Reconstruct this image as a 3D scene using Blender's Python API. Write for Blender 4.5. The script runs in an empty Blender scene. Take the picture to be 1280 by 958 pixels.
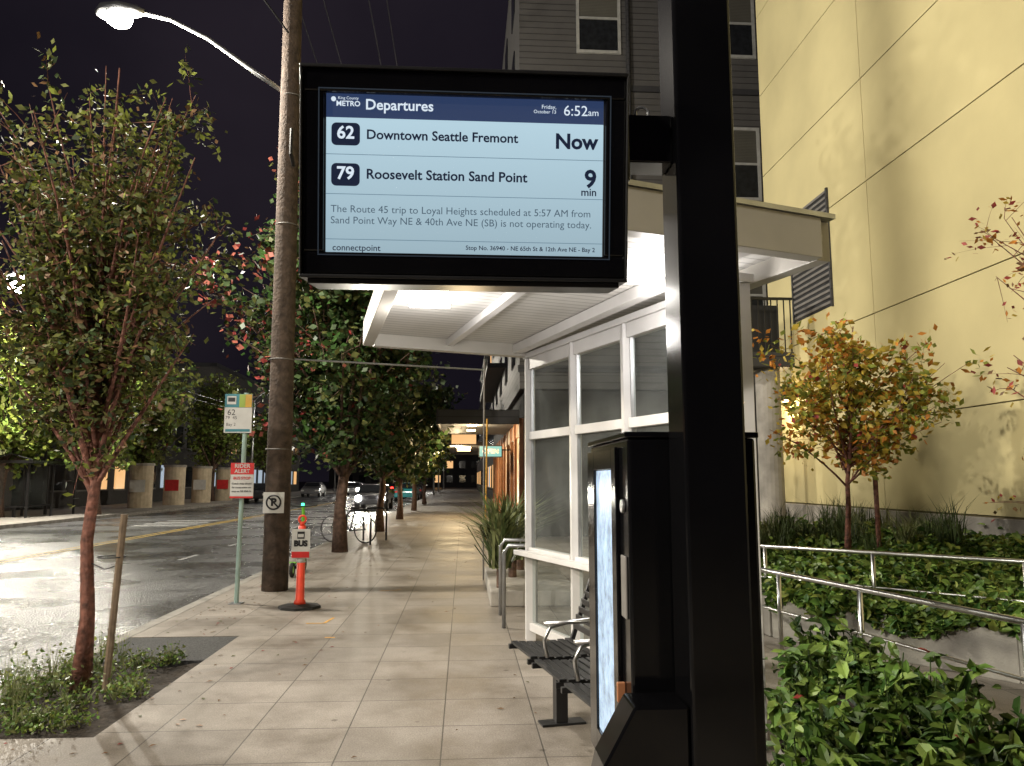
import bpy, bmesh, math, random
import numpy as np
from mathutils import Vector, Matrix
random.seed(7); np.random.seed(7)
sc=bpy.context.scene
sc.view_settings.view_transform='Standard'; sc.view_settings.look='None'; sc.view_settings.exposure=0
COL=sc.collection

# ---------------------------------------------------------------- materials
def nodes(m):
    m.use_nodes=True; nt=m.node_tree; return nt, nt.nodes['Principled BSDF']
def mat(name,col,rough=.6,metal=0,var=.15,scale=6,bump=0,bscale=40,coat=0,spec=None):
    m=bpy.data.materials.new(name); nt,p=nodes(m)
    tc=nt.nodes.new('ShaderNodeTexCoord'); n=nt.nodes.new('ShaderNodeTexNoise')
    n.inputs['Scale'].default_value=scale; n.inputs['Detail'].default_value=6
    nt.links.new(tc.outputs['Object'],n.inputs['Vector'])
    r=nt.nodes.new('ShaderNodeValToRGB'); c=Vector(col[:3])
    r.color_ramp.elements[0].position=.3; r.color_ramp.elements[1].position=.7
    r.color_ramp.elements[0].color=(*(c*(1-var)),1); r.color_ramp.elements[1].color=(*(c*(1+var)),1)
    nt.links.new(n.outputs['Fac'],r.inputs[0]); nt.links.new(r.outputs[0],p.inputs['Base Color'])
    p.inputs['Roughness'].default_value=rough; p.inputs['Metallic'].default_value=metal
    if coat: p.inputs['Coat Weight'].default_value=coat
    if spec is not None: p.inputs['Specular IOR Level'].default_value=spec
    if bump:
        n2=nt.nodes.new('ShaderNodeTexNoise'); n2.inputs['Scale'].default_value=bscale; n2.inputs['Detail'].default_value=5
        nt.links.new(tc.outputs['Object'],n2.inputs['Vector'])
        b=nt.nodes.new('ShaderNodeBump'); b.inputs['Strength'].default_value=bump; b.inputs['Distance'].default_value=.02
        nt.links.new(n2.outputs['Fac'],b.inputs['Height']); nt.links.new(b.outputs[0],p.inputs['Normal'])
    return m
def emis(name,col,s=1,rough=.3,base=(.02,.02,.02)):
    m=bpy.data.materials.new(name); nt,p=nodes(m)
    p.inputs['Base Color'].default_value=(*base,1); p.inputs['Roughness'].default_value=rough
    p.inputs['Emission Color'].default_value=(*col,1); p.inputs['Emission Strength'].default_value=s
    return m
def leafmat(name,col,tr=.3,rough=.5):
    m=bpy.data.materials.new(name); nt,p=nodes(m)
    p.inputs['Roughness'].default_value=rough; p.inputs['Specular IOR Level'].default_value=.3
    tc=nt.nodes.new('ShaderNodeTexCoord'); n=nt.nodes.new('ShaderNodeTexNoise'); n.inputs['Scale'].default_value=7; n.inputs['Detail'].default_value=1
    nt.links.new(tc.outputs['Object'],n.inputs['Vector'])
    r=nt.nodes.new('ShaderNodeValToRGB'); c=Vector(col)
    r.color_ramp.elements[0].position=.35; r.color_ramp.elements[1].position=.65
    r.color_ramp.elements[0].color=(*(c*.6),1); r.color_ramp.elements[1].color=(*(c*1.35),1)
    nt.links.new(n.outputs['Fac'],r.inputs[0]); nt.links.new(r.outputs[0],p.inputs['Base Color'])
    if tr>.25:
        t=nt.nodes.new('ShaderNodeBsdfTranslucent'); nt.links.new(r.outputs[0],t.inputs[0])
        mx=nt.nodes.new('ShaderNodeMixShader'); mx.inputs[0].default_value=tr
        nt.links.new(p.outputs[0],mx.inputs[1]); nt.links.new(t.outputs[0],mx.inputs[2])
        nt.links.new(mx.outputs[0],nt.nodes['Material Output'].inputs[0])
    return m
def glass(name,tint=(.82,.87,.88),fac=.88):
    m=bpy.data.materials.new(name); nt,p=nodes(m)
    t=nt.nodes.new('ShaderNodeBsdfTransparent'); t.inputs[0].default_value=(*tint,1)
    p.inputs['Base Color'].default_value=(.4,.43,.42,1); p.inputs['Roughness'].default_value=.1
    tc=nt.nodes.new('ShaderNodeTexCoord'); n=nt.nodes.new('ShaderNodeTexNoise'); n.inputs['Scale'].default_value=2.5; n.inputs['Detail'].default_value=6
    nt.links.new(tc.outputs['Object'],n.inputs['Vector'])
    mr=nt.nodes.new('ShaderNodeMapRange'); mr.inputs[3].default_value=fac+.04; mr.inputs[4].default_value=fac-.08
    mr.inputs[1].default_value=.3; mr.inputs[2].default_value=.7
    nt.links.new(n.outputs['Fac'],mr.inputs[0])
    mx=nt.nodes.new('ShaderNodeMixShader'); nt.links.new(mr.outputs[0],mx.inputs[0])
    nt.links.new(p.outputs[0],mx.inputs[1]); nt.links.new(t.outputs[0],mx.inputs[2])
    nt.links.new(mx.outputs[0],nt.nodes['Material Output'].inputs[0]); return m

def paver_mat():
    m=bpy.data.materials.new('concrete_pavers'); nt,p=nodes(m); N=nt.nodes; L=nt.links
    tc=N.new('ShaderNodeTexCoord'); mp=N.new('ShaderNodeMapping'); mp.inputs['Location'].default_value=(.12,.2,0)
    L.new(tc.outputs['Object'],mp.inputs[0])
    b=N.new('ShaderNodeTexBrick'); b.offset=0; b.squash=1
    b.inputs['Scale'].default_value=1; b.inputs['Brick Width'].default_value=.61; b.inputs['Row Height'].default_value=.61
    b.inputs['Mortar Size'].default_value=.005; b.inputs['Mortar Smooth'].default_value=.3
    b.inputs['Color1'].default_value=(.245,.218,.188,1); b.inputs['Color2'].default_value=(.31,.277,.24,1); b.inputs['Mortar'].default_value=(.09,.078,.065,1)
    L.new(mp.outputs[0],b.inputs['Vector'])
    n=N.new('ShaderNodeTexNoise'); n.inputs['Scale'].default_value=.9; n.inputs['Detail'].default_value=10; n.inputs['Roughness'].default_value=.72
    L.new(tc.outputs['Object'],n.inputs['Vector'])
    r=N.new('ShaderNodeValToRGB'); r.color_ramp.elements[0].position=.36; r.color_ramp.elements[0].color=(.5,.47,.43,1)
    r.color_ramp.elements[1].position=.6; r.color_ramp.elements[1].color=(1,1,1,1); L.new(n.outputs['Fac'],r.inputs[0])
    mx=N.new('ShaderNodeMixRGB'); mx.blend_type='MULTIPLY'; mx.inputs[0].default_value=1
    L.new(b.outputs['Color'],mx.inputs[1]); L.new(r.outputs[0],mx.inputs[2])
    v=N.new('ShaderNodeTexVoronoi'); v.inputs['Scale'].default_value=2.3; L.new(tc.outputs['Object'],v.inputs['Vector'])
    r2=N.new('ShaderNodeValToRGB'); r2.color_ramp.elements[0].position=.035; r2.color_ramp.elements[0].color=(.4,.38,.35,1)
    r2.color_ramp.elements[1].position=.065; r2.color_ramp.elements[1].color=(1,1,1,1); L.new(v.outputs['Distance'],r2.inputs[0])
    m2=N.new('ShaderNodeMixRGB'); m2.blend_type='MULTIPLY'; m2.inputs[0].default_value=.8
    L.new(mx.outputs[0],m2.inputs[1]); L.new(r2.outputs[0],m2.inputs[2])
    n3=N.new('ShaderNodeTexNoise'); n3.inputs['Scale'].default_value=100; n3.inputs['Detail'].default_value=4; L.new(tc.outputs['Object'],n3.inputs['Vector'])
    m3=N.new('ShaderNodeMixRGB'); m3.blend_type='OVERLAY'; m3.inputs[0].default_value=.65
    L.new(m2.outputs[0],m3.inputs[1]); L.new(n3.outputs['Fac'],m3.inputs[2])
    L.new(m3.outputs[0],p.inputs['Base Color'])
    rr=N.new('ShaderNodeMapRange'); rr.inputs[1].default_value=.35; rr.inputs[2].default_value=.65; rr.inputs[3].default_value=.46; rr.inputs[4].default_value=.7
    L.new(n.outputs['Fac'],rr.inputs[0]); L.new(rr.outputs[0],p.inputs['Roughness'])
    bp=N.new('ShaderNodeBump'); bp.inputs['Strength'].default_value=.5; bp.inputs['Distance'].default_value=.006; bp.invert=True
    L.new(b.outputs['Fac'],bp.inputs['Height'])
    bp2=N.new('ShaderNodeBump'); bp2.inputs['Strength'].default_value=.45; bp2.inputs['Distance'].default_value=.004
    L.new(n3.outputs['Fac'],bp2.inputs['Height']); L.new(bp.outputs[0],bp2.inputs['Normal'])
    L.new(bp2.outputs[0],p.inputs['Normal']); return m
def asphalt_mat(name='asphalt',k=1.0,wet=True):
    m=bpy.data.materials.new(name); nt,p=nodes(m); N=nt.nodes; L=nt.links
    tc=N.new('ShaderNodeTexCoord')
    n=N.new('ShaderNodeTexNoise'); n.inputs['Scale'].default_value=.5; n.inputs['Detail'].default_value=8
    L.new(tc.outputs['Object'],n.inputs['Vector'])
    r=N.new('ShaderNodeValToRGB'); r.color_ramp.elements[0].position=.3; r.color_ramp.elements[0].color=(.04*k,.04*k,.04*k,1)
    r.color_ramp.elements[1].position=.7; r.color_ramp.elements[1].color=(.09*k,.088*k,.083*k,1); L.new(n.outputs['Fac'],r.inputs[0])
    v=N.new('ShaderNodeTexVoronoi'); v.inputs['Scale'].default_value=34; L.new(tc.outputs['Object'],v.inputs['Vector'])
    mx=N.new('ShaderNodeMixRGB'); mx.blend_type='OVERLAY'; mx.inputs[0].default_value=1
    L.new(r.outputs[0],mx.inputs[1]); L.new(v.outputs['Color'],mx.inputs[2])
    bw=N.new('ShaderNodeRGBToBW'); L.new(mx.outputs[0],bw.inputs[0])
    v2=N.new('ShaderNodeTexVoronoi'); v2.feature='DISTANCE_TO_EDGE'; v2.inputs['Scale'].default_value=.45
    n4=N.new('ShaderNodeTexNoise'); n4.inputs['Scale'].default_value=1.5; n4.inputs['Detail'].default_value=6; L.new(tc.outputs['Object'],n4.inputs['Vector'])
    m4=N.new('ShaderNodeMixRGB'); m4.inputs[0].default_value=.35; L.new(tc.outputs['Object'],m4.inputs[1]); L.new(n4.outputs['Color'],m4.inputs[2]); L.new(m4.outputs[0],v2.inputs['Vector'])
    r3=N.new('ShaderNodeValToRGB'); r3.color_ramp.elements[0].position=.004; r3.color_ramp.elements[0].color=(.5,.5,.5,1)
    r3.color_ramp.elements[1].position=.01; r3.color_ramp.elements[1].color=(1,1,1,1); L.new(v2.outputs['Distance'],r3.inputs[0])
    m5=N.new('ShaderNodeMixRGB'); m5.blend_type='MULTIPLY'; m5.inputs[0].default_value=1; L.new(bw.outputs[0],m5.inputs[1]); L.new(r3.outputs[0],m5.inputs[2])
    L.new(m5.outputs[0],p.inputs['Base Color'])
    rr=N.new('ShaderNodeMapRange'); rr.inputs[1].default_value=.35; rr.inputs[2].default_value=.65; rr.inputs[3].default_value=.16 if wet else .7; rr.inputs[4].default_value=.4 if wet else .8
    L.new(n.outputs['Fac'],rr.inputs[0]); L.new(rr.outputs[0],p.inputs['Roughness'])
    bp=N.new('ShaderNodeBump'); bp.inputs['Strength'].default_value=.9; bp.inputs['Distance'].default_value=.012
    L.new(v.outputs['Distance'],bp.inputs['Height']); L.new(bp.outputs[0],p.inputs['Normal']); return m
def siding_mat(name,c,pitch=.2):
    m=mat(name,c,.6,var=.1,scale=2); nt=m.node_tree; p=nt.nodes['Principled BSDF']; N=nt.nodes; L=nt.links
    src=p.inputs['Base Color'].links[0].from_socket
    tc=N.new('ShaderNodeTexCoord'); s=N.new('ShaderNodeSeparateXYZ'); L.new(tc.outputs['Object'],s.inputs[0])
    d=N.new('ShaderNodeMath'); d.operation='DIVIDE'; d.inputs[1].default_value=pitch; L.new(s.outputs[2],d.inputs[0])
    f=N.new('ShaderNodeMath'); f.operation='FRACT'; L.new(d.outputs[0],f.inputs[0])
    r=N.new('ShaderNodeValToRGB'); r.color_ramp.elements[0].position=.05; r.color_ramp.elements[0].color=(.3,.3,.3,1)
    r.color_ramp.elements[1].position=.16; r.color_ramp.elements[1].color=(1,1,1,1); L.new(f.outputs[0],r.inputs[0])
    mx=N.new('ShaderNodeMixRGB'); mx.blend_type='MULTIPLY'; mx.inputs[0].default_value=1; L.new(src,mx.inputs[1]); L.new(r.outputs[0],mx.inputs[2])
    L.new(mx.outputs[0],p.inputs['Base Color'])
    b=N.new('ShaderNodeBump'); b.inputs['Distance'].default_value=.02; L.new(f.outputs[0],b.inputs['Height']); L.new(b.outputs[0],p.inputs['Normal'])
    return m
def soffit_mat():
    m=mat('white_soffit',(.56,.55,.53),.5,var=.08,scale=2); nt=m.node_tree; p=nt.nodes['Principled BSDF']; N=nt.nodes; L=nt.links
    src=p.inputs['Base Color'].links[0].from_socket
    tc=N.new('ShaderNodeTexCoord'); mp=N.new('ShaderNodeMapping'); mp.inputs['Rotation'].default_value=(0,0,math.radians(-19)); L.new(tc.outputs['Object'],mp.inputs[0])
    s=N.new('ShaderNodeSeparateXYZ'); L.new(mp.outputs[0],s.inputs[0])
    d=N.new('ShaderNodeMath'); d.operation='DIVIDE'; d.inputs[1].default_value=.1; L.new(s.outputs[1],d.inputs[0])
    f=N.new('ShaderNodeMath'); f.operation='FRACT'; L.new(d.outputs[0],f.inputs[0])
    r=N.new('ShaderNodeValToRGB'); r.color_ramp.elements[0].position=.1; r.color_ramp.elements[0].color=(.6,.6,.6,1)
    r.color_ramp.elements[1].position=.25; r.color_ramp.elements[1].color=(1,1,1,1); L.new(f.outputs[0],r.inputs[0])
    mx=N.new('ShaderNodeMixRGB'); mx.blend_type='MULTIPLY'; mx.inputs[0].default_value=1; L.new(src,mx.inputs[1]); L.new(r.outputs[0],mx.inputs[2])
    L.new(mx.outputs[0],p.inputs['Base Color']); return m

M={}
M['pave']=paver_mat(); M['asph']=asphalt_mat(k=1.65); M['ground']=asphalt_mat('ground_dirt',.7,False)
M['conc']=mat('concrete',(.3,.28,.25),.75,var=.3,scale=3,bump=.3,bscale=60)
M['cream']=mat('cream_concrete',(.5,.42,.3),.8,var=.2,scale=3)
M['kerb']=mat('kerb_concrete',(.24,.225,.2),.7,var=.35,scale=4,bump=.3)
M['black']=mat('black_gloss_paint',(.003,.003,.0035),.12,var=.3,scale=3)
M['blackm']=mat('black_matte_paint',(.009,.009,.01),.36,var=.3)
M['white']=mat('white_painted_steel',(.6,.59,.585),.4,var=.08,scale=3)
M['fascia']=mat('grey_painted_fascia',(.42,.4,.36),.4,var=.08,scale=3)
M['soffit']=soffit_mat()
M['steelg']=mat('galvanised_steel',(.42,.43,.44),.35,metal=.85,var=.15)
M['silver']=mat('brushed_steel',(.62,.62,.62),.28,metal=1,var=.1)
M['yellowwall']=mat('yellow_stucco',(.56,.49,.26),.85,var=.1,scale=.7,bump=.15,bscale=90)
M['joint']=mat('dark_joint',(.12,.1,.05),.9)
M['dark']=mat('dark_gap',(.015,.015,.017),.7)
M['siding']=siding_mat('grey_siding',(.1,.096,.095))
M['siding2']=siding_mat('dark_siding',(.045,.045,.05))
M['winf']=mat('white_window_frame',(.45,.45,.43),.5)
M['trim']=mat('dim_window_trim',(.16,.15,.14),.6)
M['wing']=mat('window_glass',(.02,.022,.025),.08,var=.3)
M['blind']=siding_mat('window_blind',(.1,.095,.08),.05)
M['bark']=mat('brown_bark',(.1,.06,.042),.9,var=.5,scale=14,bump=1,bscale=30)
M['barkr']=mat('red_bark',(.16,.065,.045),.8,var=.6,scale=18,bump=1,bscale=26)
M['pole']=mat('weathered_wood_pole',(.075,.053,.04),.9,var=.45,scale=9,bump=1,bscale=25)
M['wood']=mat('wood_stake',(.16,.115,.075),.85,var=.3,scale=20)
M['cedar']=mat('cedar_cladding',(.3,.12,.05),.6,var=.3,scale=5)
M['soil']=mat('soil',(.035,.027,.02),.95,var=.5,scale=12,bump=1,bscale=20)
M['glass']=glass('shelter_glass')
M['rubber']=mat('black_rubber',(.02,.02,.02),.8)
M['orange']=mat('orange_plastic',(.75,.06,.025),.45,var=.15)
M['redp']=mat('red_sign_paint',(.6,.03,.03),.4)
M['whites']=mat('white_sign_face',(.6,.6,.58),.4,var=.08)
M['teal']=mat('teal_sign_paint',(.03,.2,.25),.4)
M['greenp']=mat('yellow_green_sign',(.3,.42,.06),.4)
M['yelp']=mat('amber_sign_paint',(.6,.35,.04),.4)
M['palegreen']=mat('pale_green_pole',(.3,.42,.38),.45)
M['blackt']=mat('black_sign_paint',(.01,.01,.012),.5)
M['lime']=mat('lime_paint',(.2,.6,.05),.4)
M['yel']=mat('yellow_road_paint',(.42,.28,.05),.6,var=.4,scale=10)
M['wht']=mat('white_road_paint',(.36,.36,.35),.6,var=.5,scale=14)
M['spray']=mat('spray_paint_mark',(.6,.32,.05),.7,var=.4,scale=30)
M['brick']=mat('brown_brick',(.045,.03,.024),.8,var=.3)
M['bldg']=mat('dark_building_wall',(.045,.042,.04),.8,var=.2)
M['litw']=emis('lit_window',(1,.55,.22),.9)
M['litc']=emis('cool_lit_window',(.7,.85,1),.5)
M['lamp']=emis('lamp_lens',(1,.95,.85),80)
M['lampw']=emis('shelter_lamp_lens',(1,.97,.92),12)
M['warm']=emis('warm_lamp_lens',(1,.62,.25),20)
M['red_e']=emis('red_light',(1,.03,.02),12)
M['grn_e']=emis('green_light',(.05,1,.4),6)
M['head_e']=emis('headlight',(1,.95,.8),150)
M['neonb']=emis('blue_neon',(.1,.25,1),4); M['neonp']=emis('pink_neon',(1,.15,.3),3)
LF=lambda n,c,t=.3,r=.5: leafmat(n,c,t,r)
M['lg1']=LF('olive_leaf',(.12,.13,.04),.3); M['lg2']=LF('dark_green_leaf',(.04,.065,.022),.2); M['lg3']=LF('yellow_green_leaf',(.22,.26,.05),.3)
M['lr']=LF('red_leaf',(.26,.045,.04),.2); M['lo']=LF('orange_leaf',(.5,.2,.035)); M['ly']=LF('yellow_leaf',(.48,.36,.06)); M['lb']=LF('brown_leaf',(.17,.095,.045),.2)
M['lp']=LF('dusky_red_leaf',(.28,.085,.06),.2)
M['gc1']=LF('shiny_green_leaf',(.075,.14,.025),.15,.4); M['gc2']=LF('light_green_leaf',(.16,.24,.05),.2,.4); M['gc3']=LF('deep_leaf',(.035,.08,.017),.1,.4)
M['grass']=LF('grass_blade',(.07,.1,.035),.1); M['grassl']=LF('pale_grass_blade',(.17,.19,.08),.1)

# ---------------------------------------------------------------- mesh builder
class MB:
    def __init__(s): s.v=[]; s.f=[]; s.m=[]; s.ms=[]
    def mi(s,m):
        if m not in s.ms: s.ms.append(m)
        return s.ms.index(m)
    def face(s,pts,m):
        n=len(s.v); s.v+= [tuple(p) for p in pts]; s.f.append(tuple(range(n,n+len(pts)))); s.m.append(s.mi(m)); return s
    def box(s,x0,x1,y0,y1,z0,z1,m,T=None):
        n=len(s.v); P=[(x,y,z) for z in(z0,z1) for y in(y0,y1) for x in(x0,x1)]
        if T: P=[tuple(T@Vector(p)) for p in P]
        s.v+=P; i=s.mi(m)
        for q in((0,2,3,1),(4,5,7,6),(0,1,5,4),(2,6,7,3),(0,4,6,2),(1,3,7,5)):
            s.f.append(tuple(n+k for k in q)); s.m.append(i)
        return s
    def beam(s,a,b,w,h,m):
        a=Vector(a); b=Vector(b); d=(b-a); L=d.length; d.normalize()
        up=Vector((0,0,1)) if abs(d.z)<.95 else Vector((0,1,0))
        r=d.cross(up).normalized(); u=r.cross(d)
        T=Matrix.Translation(a)@Matrix((r,d,u)).transposed().to_4x4()
        return s.box(-w/2,w/2,0,L,-h/2,h/2,m,T)
    def prism(s,pts,z0,z1,m,mtop=None):
        n=len(s.v); k=len(pts); s.v+=[(x,y,z0) for x,y in pts]+[(x,y,z1) for x,y in pts]; i=s.mi(m); j=s.mi(mtop or m)
        s.f.append(tuple(range(n+k-1,n-1,-1))); s.m.append(i); s.f.append(tuple(range(n+k,n+2*k))); s.m.append(j)
        for a in range(k):
            b=(a+1)%k; s.f.append((n+a,n+b,n+k+b,n+k+a)); s.m.append(i)
        return s
    def tube(s,path,rad,m,sides=8,cap=True):
        path=[Vector(p) for p in path]; k=len(path)
        if not hasattr(rad,'__len__'): rad=[rad]*k
        n=len(s.v); i=s.mi(m); prev=None
        for a in range(k):
            d=(path[min(a+1,k-1)]-path[max(a-1,0)])
            if d.length<1e-9: d=Vector((0,0,1))
            d.normalize()
            if prev is None:
                r=d.orthogonal().normalized()
            else:
                r=prev-d*prev.dot(d)
                r=r.normalized() if r.length>1e-6 else d.orthogonal().normalized()
            prev=r; u=d.cross(r)
            for q in range(sides):
                t=2*math.pi*q/sides
                s.v.append(tuple(path[a]+(r*math.cos(t)+u*math.sin(t))*rad[a]))
        for a in range(k-1):
            for q in range(sides):
                q2=(q+1)%sides; s.f.append((n+a*sides+q,n+a*sides+q2,n+(a+1)*sides+q2,n+(a+1)*sides+q)); s.m.append(i)
        if cap:
            s.f.append(tuple(n+q for q in range(sides-1,-1,-1))); s.m.append(i)
            s.f.append(tuple(n+(k-1)*sides+q for q in range(sides))); s.m.append(i)
        return s
    def ring(s,c,R,r,m,axis='x',seg=20,sides=6):
        c=Vector(c); P=[]
        for a in range(seg+1):
            t=2*math.pi*a/seg
            o={'x':(0,math.cos(t),math.sin(t)),'y':(math.cos(t),0,math.sin(t)),'z':(math.cos(t),math.sin(t),0)}[axis]
            P.append(c+Vector(o)*R)
        return s.tube(P,r,m,sides,False)
    def disc(s,c,R,m,axis='y',depth=.01,seg=24):
        c=Vector(c); d=Vector({'x':(1,0,0),'y':(0,1,0),'z':(0,0,1)}[axis])*depth/2
        return s.tube([c-d,c+d],R,m,seg)
    def build(s,name,bevel=0,smooth=False):
        me=bpy.data.meshes.new(name); me.from_pydata(s.v,[],s.f)
        for m in s.ms: me.materials.append(m)
        me.polygons.foreach_set('material_index',s.m)
        if smooth: me.polygons.foreach_set('use_smooth',[True]*len(s.f))
        me.update(); o=bpy.data.objects.new(name,me); COL.objects.link(o)
        if bevel:
            b=o.modifiers.new('b','BEVEL'); b.width=bevel; b.segments=2; b.limit_method='ANGLE'
        return o
def group(name,parts,loc=(0,0,0),rot=(0,0,0),local=False,parent=None):
    e=bpy.data.objects.new(name,None); e.empty_display_size=.2; COL.objects.link(e)
    e.location=loc; e.rotation_euler=rot
    Mx=Matrix.Translation(loc)
    for p in parts:
        if p is None: continue
        p.parent=e
        if not local: p.matrix_parent_inverse=Mx.inverted()
    if parent: e.parent=parent
    return e
def text(body,x,y,z,w,m,h=None,align='LEFT',bold=0,name='text',rot=(math.pi/2,0,0)):
    cu=bpy.data.curves.new(name,'FONT'); cu.body=body; cu.size=.05; cu.align_x=align; cu.align_y='CENTER'; cu.offset=bold
    cu.resolution_u=3
    cu.materials.append(m); o=bpy.data.objects.new(name,cu); COL.objects.link(o)
    bpy.context.view_layer.update(); d=o.dimensions
    sx=w/max(d.x,1e-5); sy=sx if h is None else h/max(d.y,1e-5)
    o.scale=(sx,sy,1); o.location=(x,y,z); o.rotation_euler=rot
    return o
def light(name,kind,loc,power,col=(1,1,1),r=.1,target=None,spot=None,size=None):
    l=bpy.data.lights.new(name,kind); l.energy=power; l.color=col
    if kind in('POINT','SPOT'): l.shadow_soft_size=r
    if kind=='SPOT': l.spot_size=spot; l.spot_blend=1
    o=bpy.data.objects.new(name,l); COL.objects.link(o); o.location=loc
    if target is not None: o.rotation_euler=(Vector(target)-Vector(loc)).to_track_quat('-Z','Y').to_euler()
    return o
def inpoly(x,y,P):
    c=False; j=len(P)-1
    for i in range(len(P)):
        if (P[i][1]>y)!=(P[j][1]>y) and x<(P[j][0]-P[i][0])*(y-P[i][1])/(P[j][1]-P[i][1])+P[i][0]: c=not c
        j=i
    return c

# ---------------------------------------------------------------- leaves
def leaves(mb,P,size,mats,w,up=.4,droop=0,folded=False,asp=.5):
    for p in P:
        m=random.choices(mats,w)[0]; s=size*random.uniform(.6,1.3)
        n=Vector((random.gauss(0,1),random.gauss(0,1),random.gauss(0,1)+up*2)).normalized()
        d=Vector((random.gauss(0,1),random.gauss(0,1),random.gauss(0,.6)-droop)); d=(d-n*d.dot(n))
        if d.length<1e-3: continue
        d.normalize(); r=d.cross(n); p=Vector(p)
        if folded:
            b=p-d*s*.5; t=p+d*s*.5-n*s*.12; k=len(mb.v); q=r*s*asp*.5; l=n*s*.1
            mb.v+=[tuple(x) for x in (b,p-d*s*.22+q*.85+l,p+d*s*.15+q*.9+l,t,p+d*s*.15-q*.9+l,p-d*s*.22-q*.85+l,p)]
            i=mb.mi(m); mb.f+=[(k,k+1,k+6),(k+1,k+2,k+6),(k+2,k+3,k+6),(k+3,k+4,k+6),(k+4,k+5,k+6),(k+5,k,k+6)]; mb.m+=[i]*6
        else:
            mb.face((p-d*s*.5,p+r*s*asp*.5+d*s*.05,p+d*s*.5,p-r*s*asp*.5+d*s*.05),m)
def tree(name,base,cc,cr,tr,nl,nt,nlf,ls,bark,lm,lw,seed,jit=.06,red=None,folded=False,asp=.55,droop=.3,taper=.85):
    random.seed(seed); base=Vector(base); cc=Vector(cc); cr=Vector(cr); rm=(cr.x+cr.y+cr.z)/3
    b=MB(); lf=MB(); top=Vector((cc.x,cc.y,cc.z+cr.z*.75)); n=9
    tp=[]
    for i in range(n+1):
        t=i/n; p=base.lerp(top,t)
        if i: p+=Vector((random.gauss(0,.03),random.gauss(0,.03),0))*rm*(.4+t)*.7
        tp.append(p)
    rad=[tr*(1.25 if i==0 else 1)*max(.1,1-taper*(i/n)**.8) for i in range(n+1)]
    b.tube(tp,rad,bark,9)
    def tpt(t):
        t=max(0,min(.999,t))*n; i=int(t); return tp[i].lerp(tp[i+1],t-i)
    z0=(cc.z-cr.z-base.z)/(top.z-base.z)
    for i in range(nl):
        while True:
            q=Vector((random.uniform(-1,1),random.uniform(-1,1),random.uniform(-1,1)))
            if .25<q.length<1: break
        q=q*(.75+.25*random.random())
        tgt=Vector((cc.x+q.x*cr.x,cc.y+q.y*cr.y,cc.z+q.z*cr.z))
        ft=(tgt.z-base.z)/(top.z-base.z)
        st=max(z0*random.uniform(.75,1.05),ft-random.uniform(.15,.45)); st=min(st,.92); S=tpt(st)
        mid=S.lerp(tgt,.5)+Vector((random.gauss(0,.06),random.gauss(0,.06),random.uniform(-.02,.12)))*rm
        L=[ (S*(1-t)**2+mid*2*t*(1-t)+tgt*t*t) for t in [k/6 for k in range(7)]]
        r0=tr*(1-.85*st)*.5
        b.tube(L,[r0*(1-.8*k/6) for k in range(7)],bark,5,False)
        for j in range(nt):
            t=random.uniform(.3,1.0)*6; a=min(int(t),5); Q=L[a].lerp(L[a+1],t-a)
            d=Vector((random.gauss(0,1),random.gauss(0,1),random.gauss(.1,.8))).normalized()*rm*random.uniform(.12,.36)
            E=Q+d; b.tube([Q,Q+d*.5+Vector((0,0,.02)),E],[r0*.25,r0*.15,r0*.06],bark,3,False)
            pts=[]
            for k in range(nlf):
                u=random.random()**.7; pts.append(Q+d*u+Vector((random.gauss(0,1),random.gauss(0,1),random.gauss(0,1)))*jit)
            ww=list(lw)
            if red: ww=red(E,ww)
            leaves(lf,pts,ls,lm,ww,folded=folded,asp=asp,droop=droop)
    t=b.build('trunk_and_branches',smooth=True); l=lf.build('foliage')
    return group(name,[t,l],base)

# ================================================================ GROUND
MB().face([(-400,-60,-.16),(400,-60,-.16),(400,700,-.16),(-400,700,-.16)],M['ground']).build('ground')
MB().face([(-16.3,-60,-.13),(-3.55,-60,-.13),(-3.55,500,-.13),(-16.3,500,-.13)],M['asph']).build('road')
mk=MB()
for x in(-9.95,-9.7): mk.face([(x-.06,-40,-.126),(x+.06,-40,-.126),(x+.06,300,-.126),(x-.06,300,-.126)],M['yel'])
y=3.0
while y<120:
    mk.face([(-6.2,y,-.126),(-6.09,y,-.126),(-6.09,y+1.2,-.126),(-6.2,y+1.2,-.126)],M['wht']); y+=3.6
for y in(30,31.2,32.4,33.6):
    mk.face([(-12.5,y,-.126),(-10.4,y,-.126),(-10.4,y+.5,-.126),(-12.5,y+.5,-.126)],M['wht'])
mk.build('road_markings')
sw=MB()
sw.box(-3.39,14,-30,5.2,-.2,0,M['pave']); sw.box(-2.3,14,5.2,8.36,-.2,0,M['pave']); sw.box(-3.39,14,8.36,160,-.2,0,M['pave'])
sw.build('sidewalk')
MB().box(-3.55,-3.393,-30,160,-.2,.002,M['kerb']).build('kerb',bevel=.012)
fs=MB(); fs.box(-24,-16.45,-30,200,-.2,0,M['conc']).box(-16.45,-16.3,-30,200,-.2,.003,M['kerb']); fs.build('opposite_sidewalk')
MB().box(-3.39,-2.303,7.3,8.357,-.2,-.006,mat('dark_aggregate',(.06,.06,.06),.8,var=.5,scale=60,bump=1,bscale=120)).build('tree_pit_paving')
sm=MB()
for a,b in(((-1.75,9.0),(-1.55,9.0)),((-1.55,9.0),(-1.5,9.35)),((-1.2,11.5),(-.9,11.6)),((-1.4,8.2),(-1.3,8.2))):
    a=Vector((*a,.004)); b=Vector((*b,.004)); d=(b-a).normalized(); r=Vector((-d.y,d.x,0))*.015
    sm.face([a-r,a+r,b+r,b-r],M['spray'])
sm.build('pavement_markings')

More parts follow.
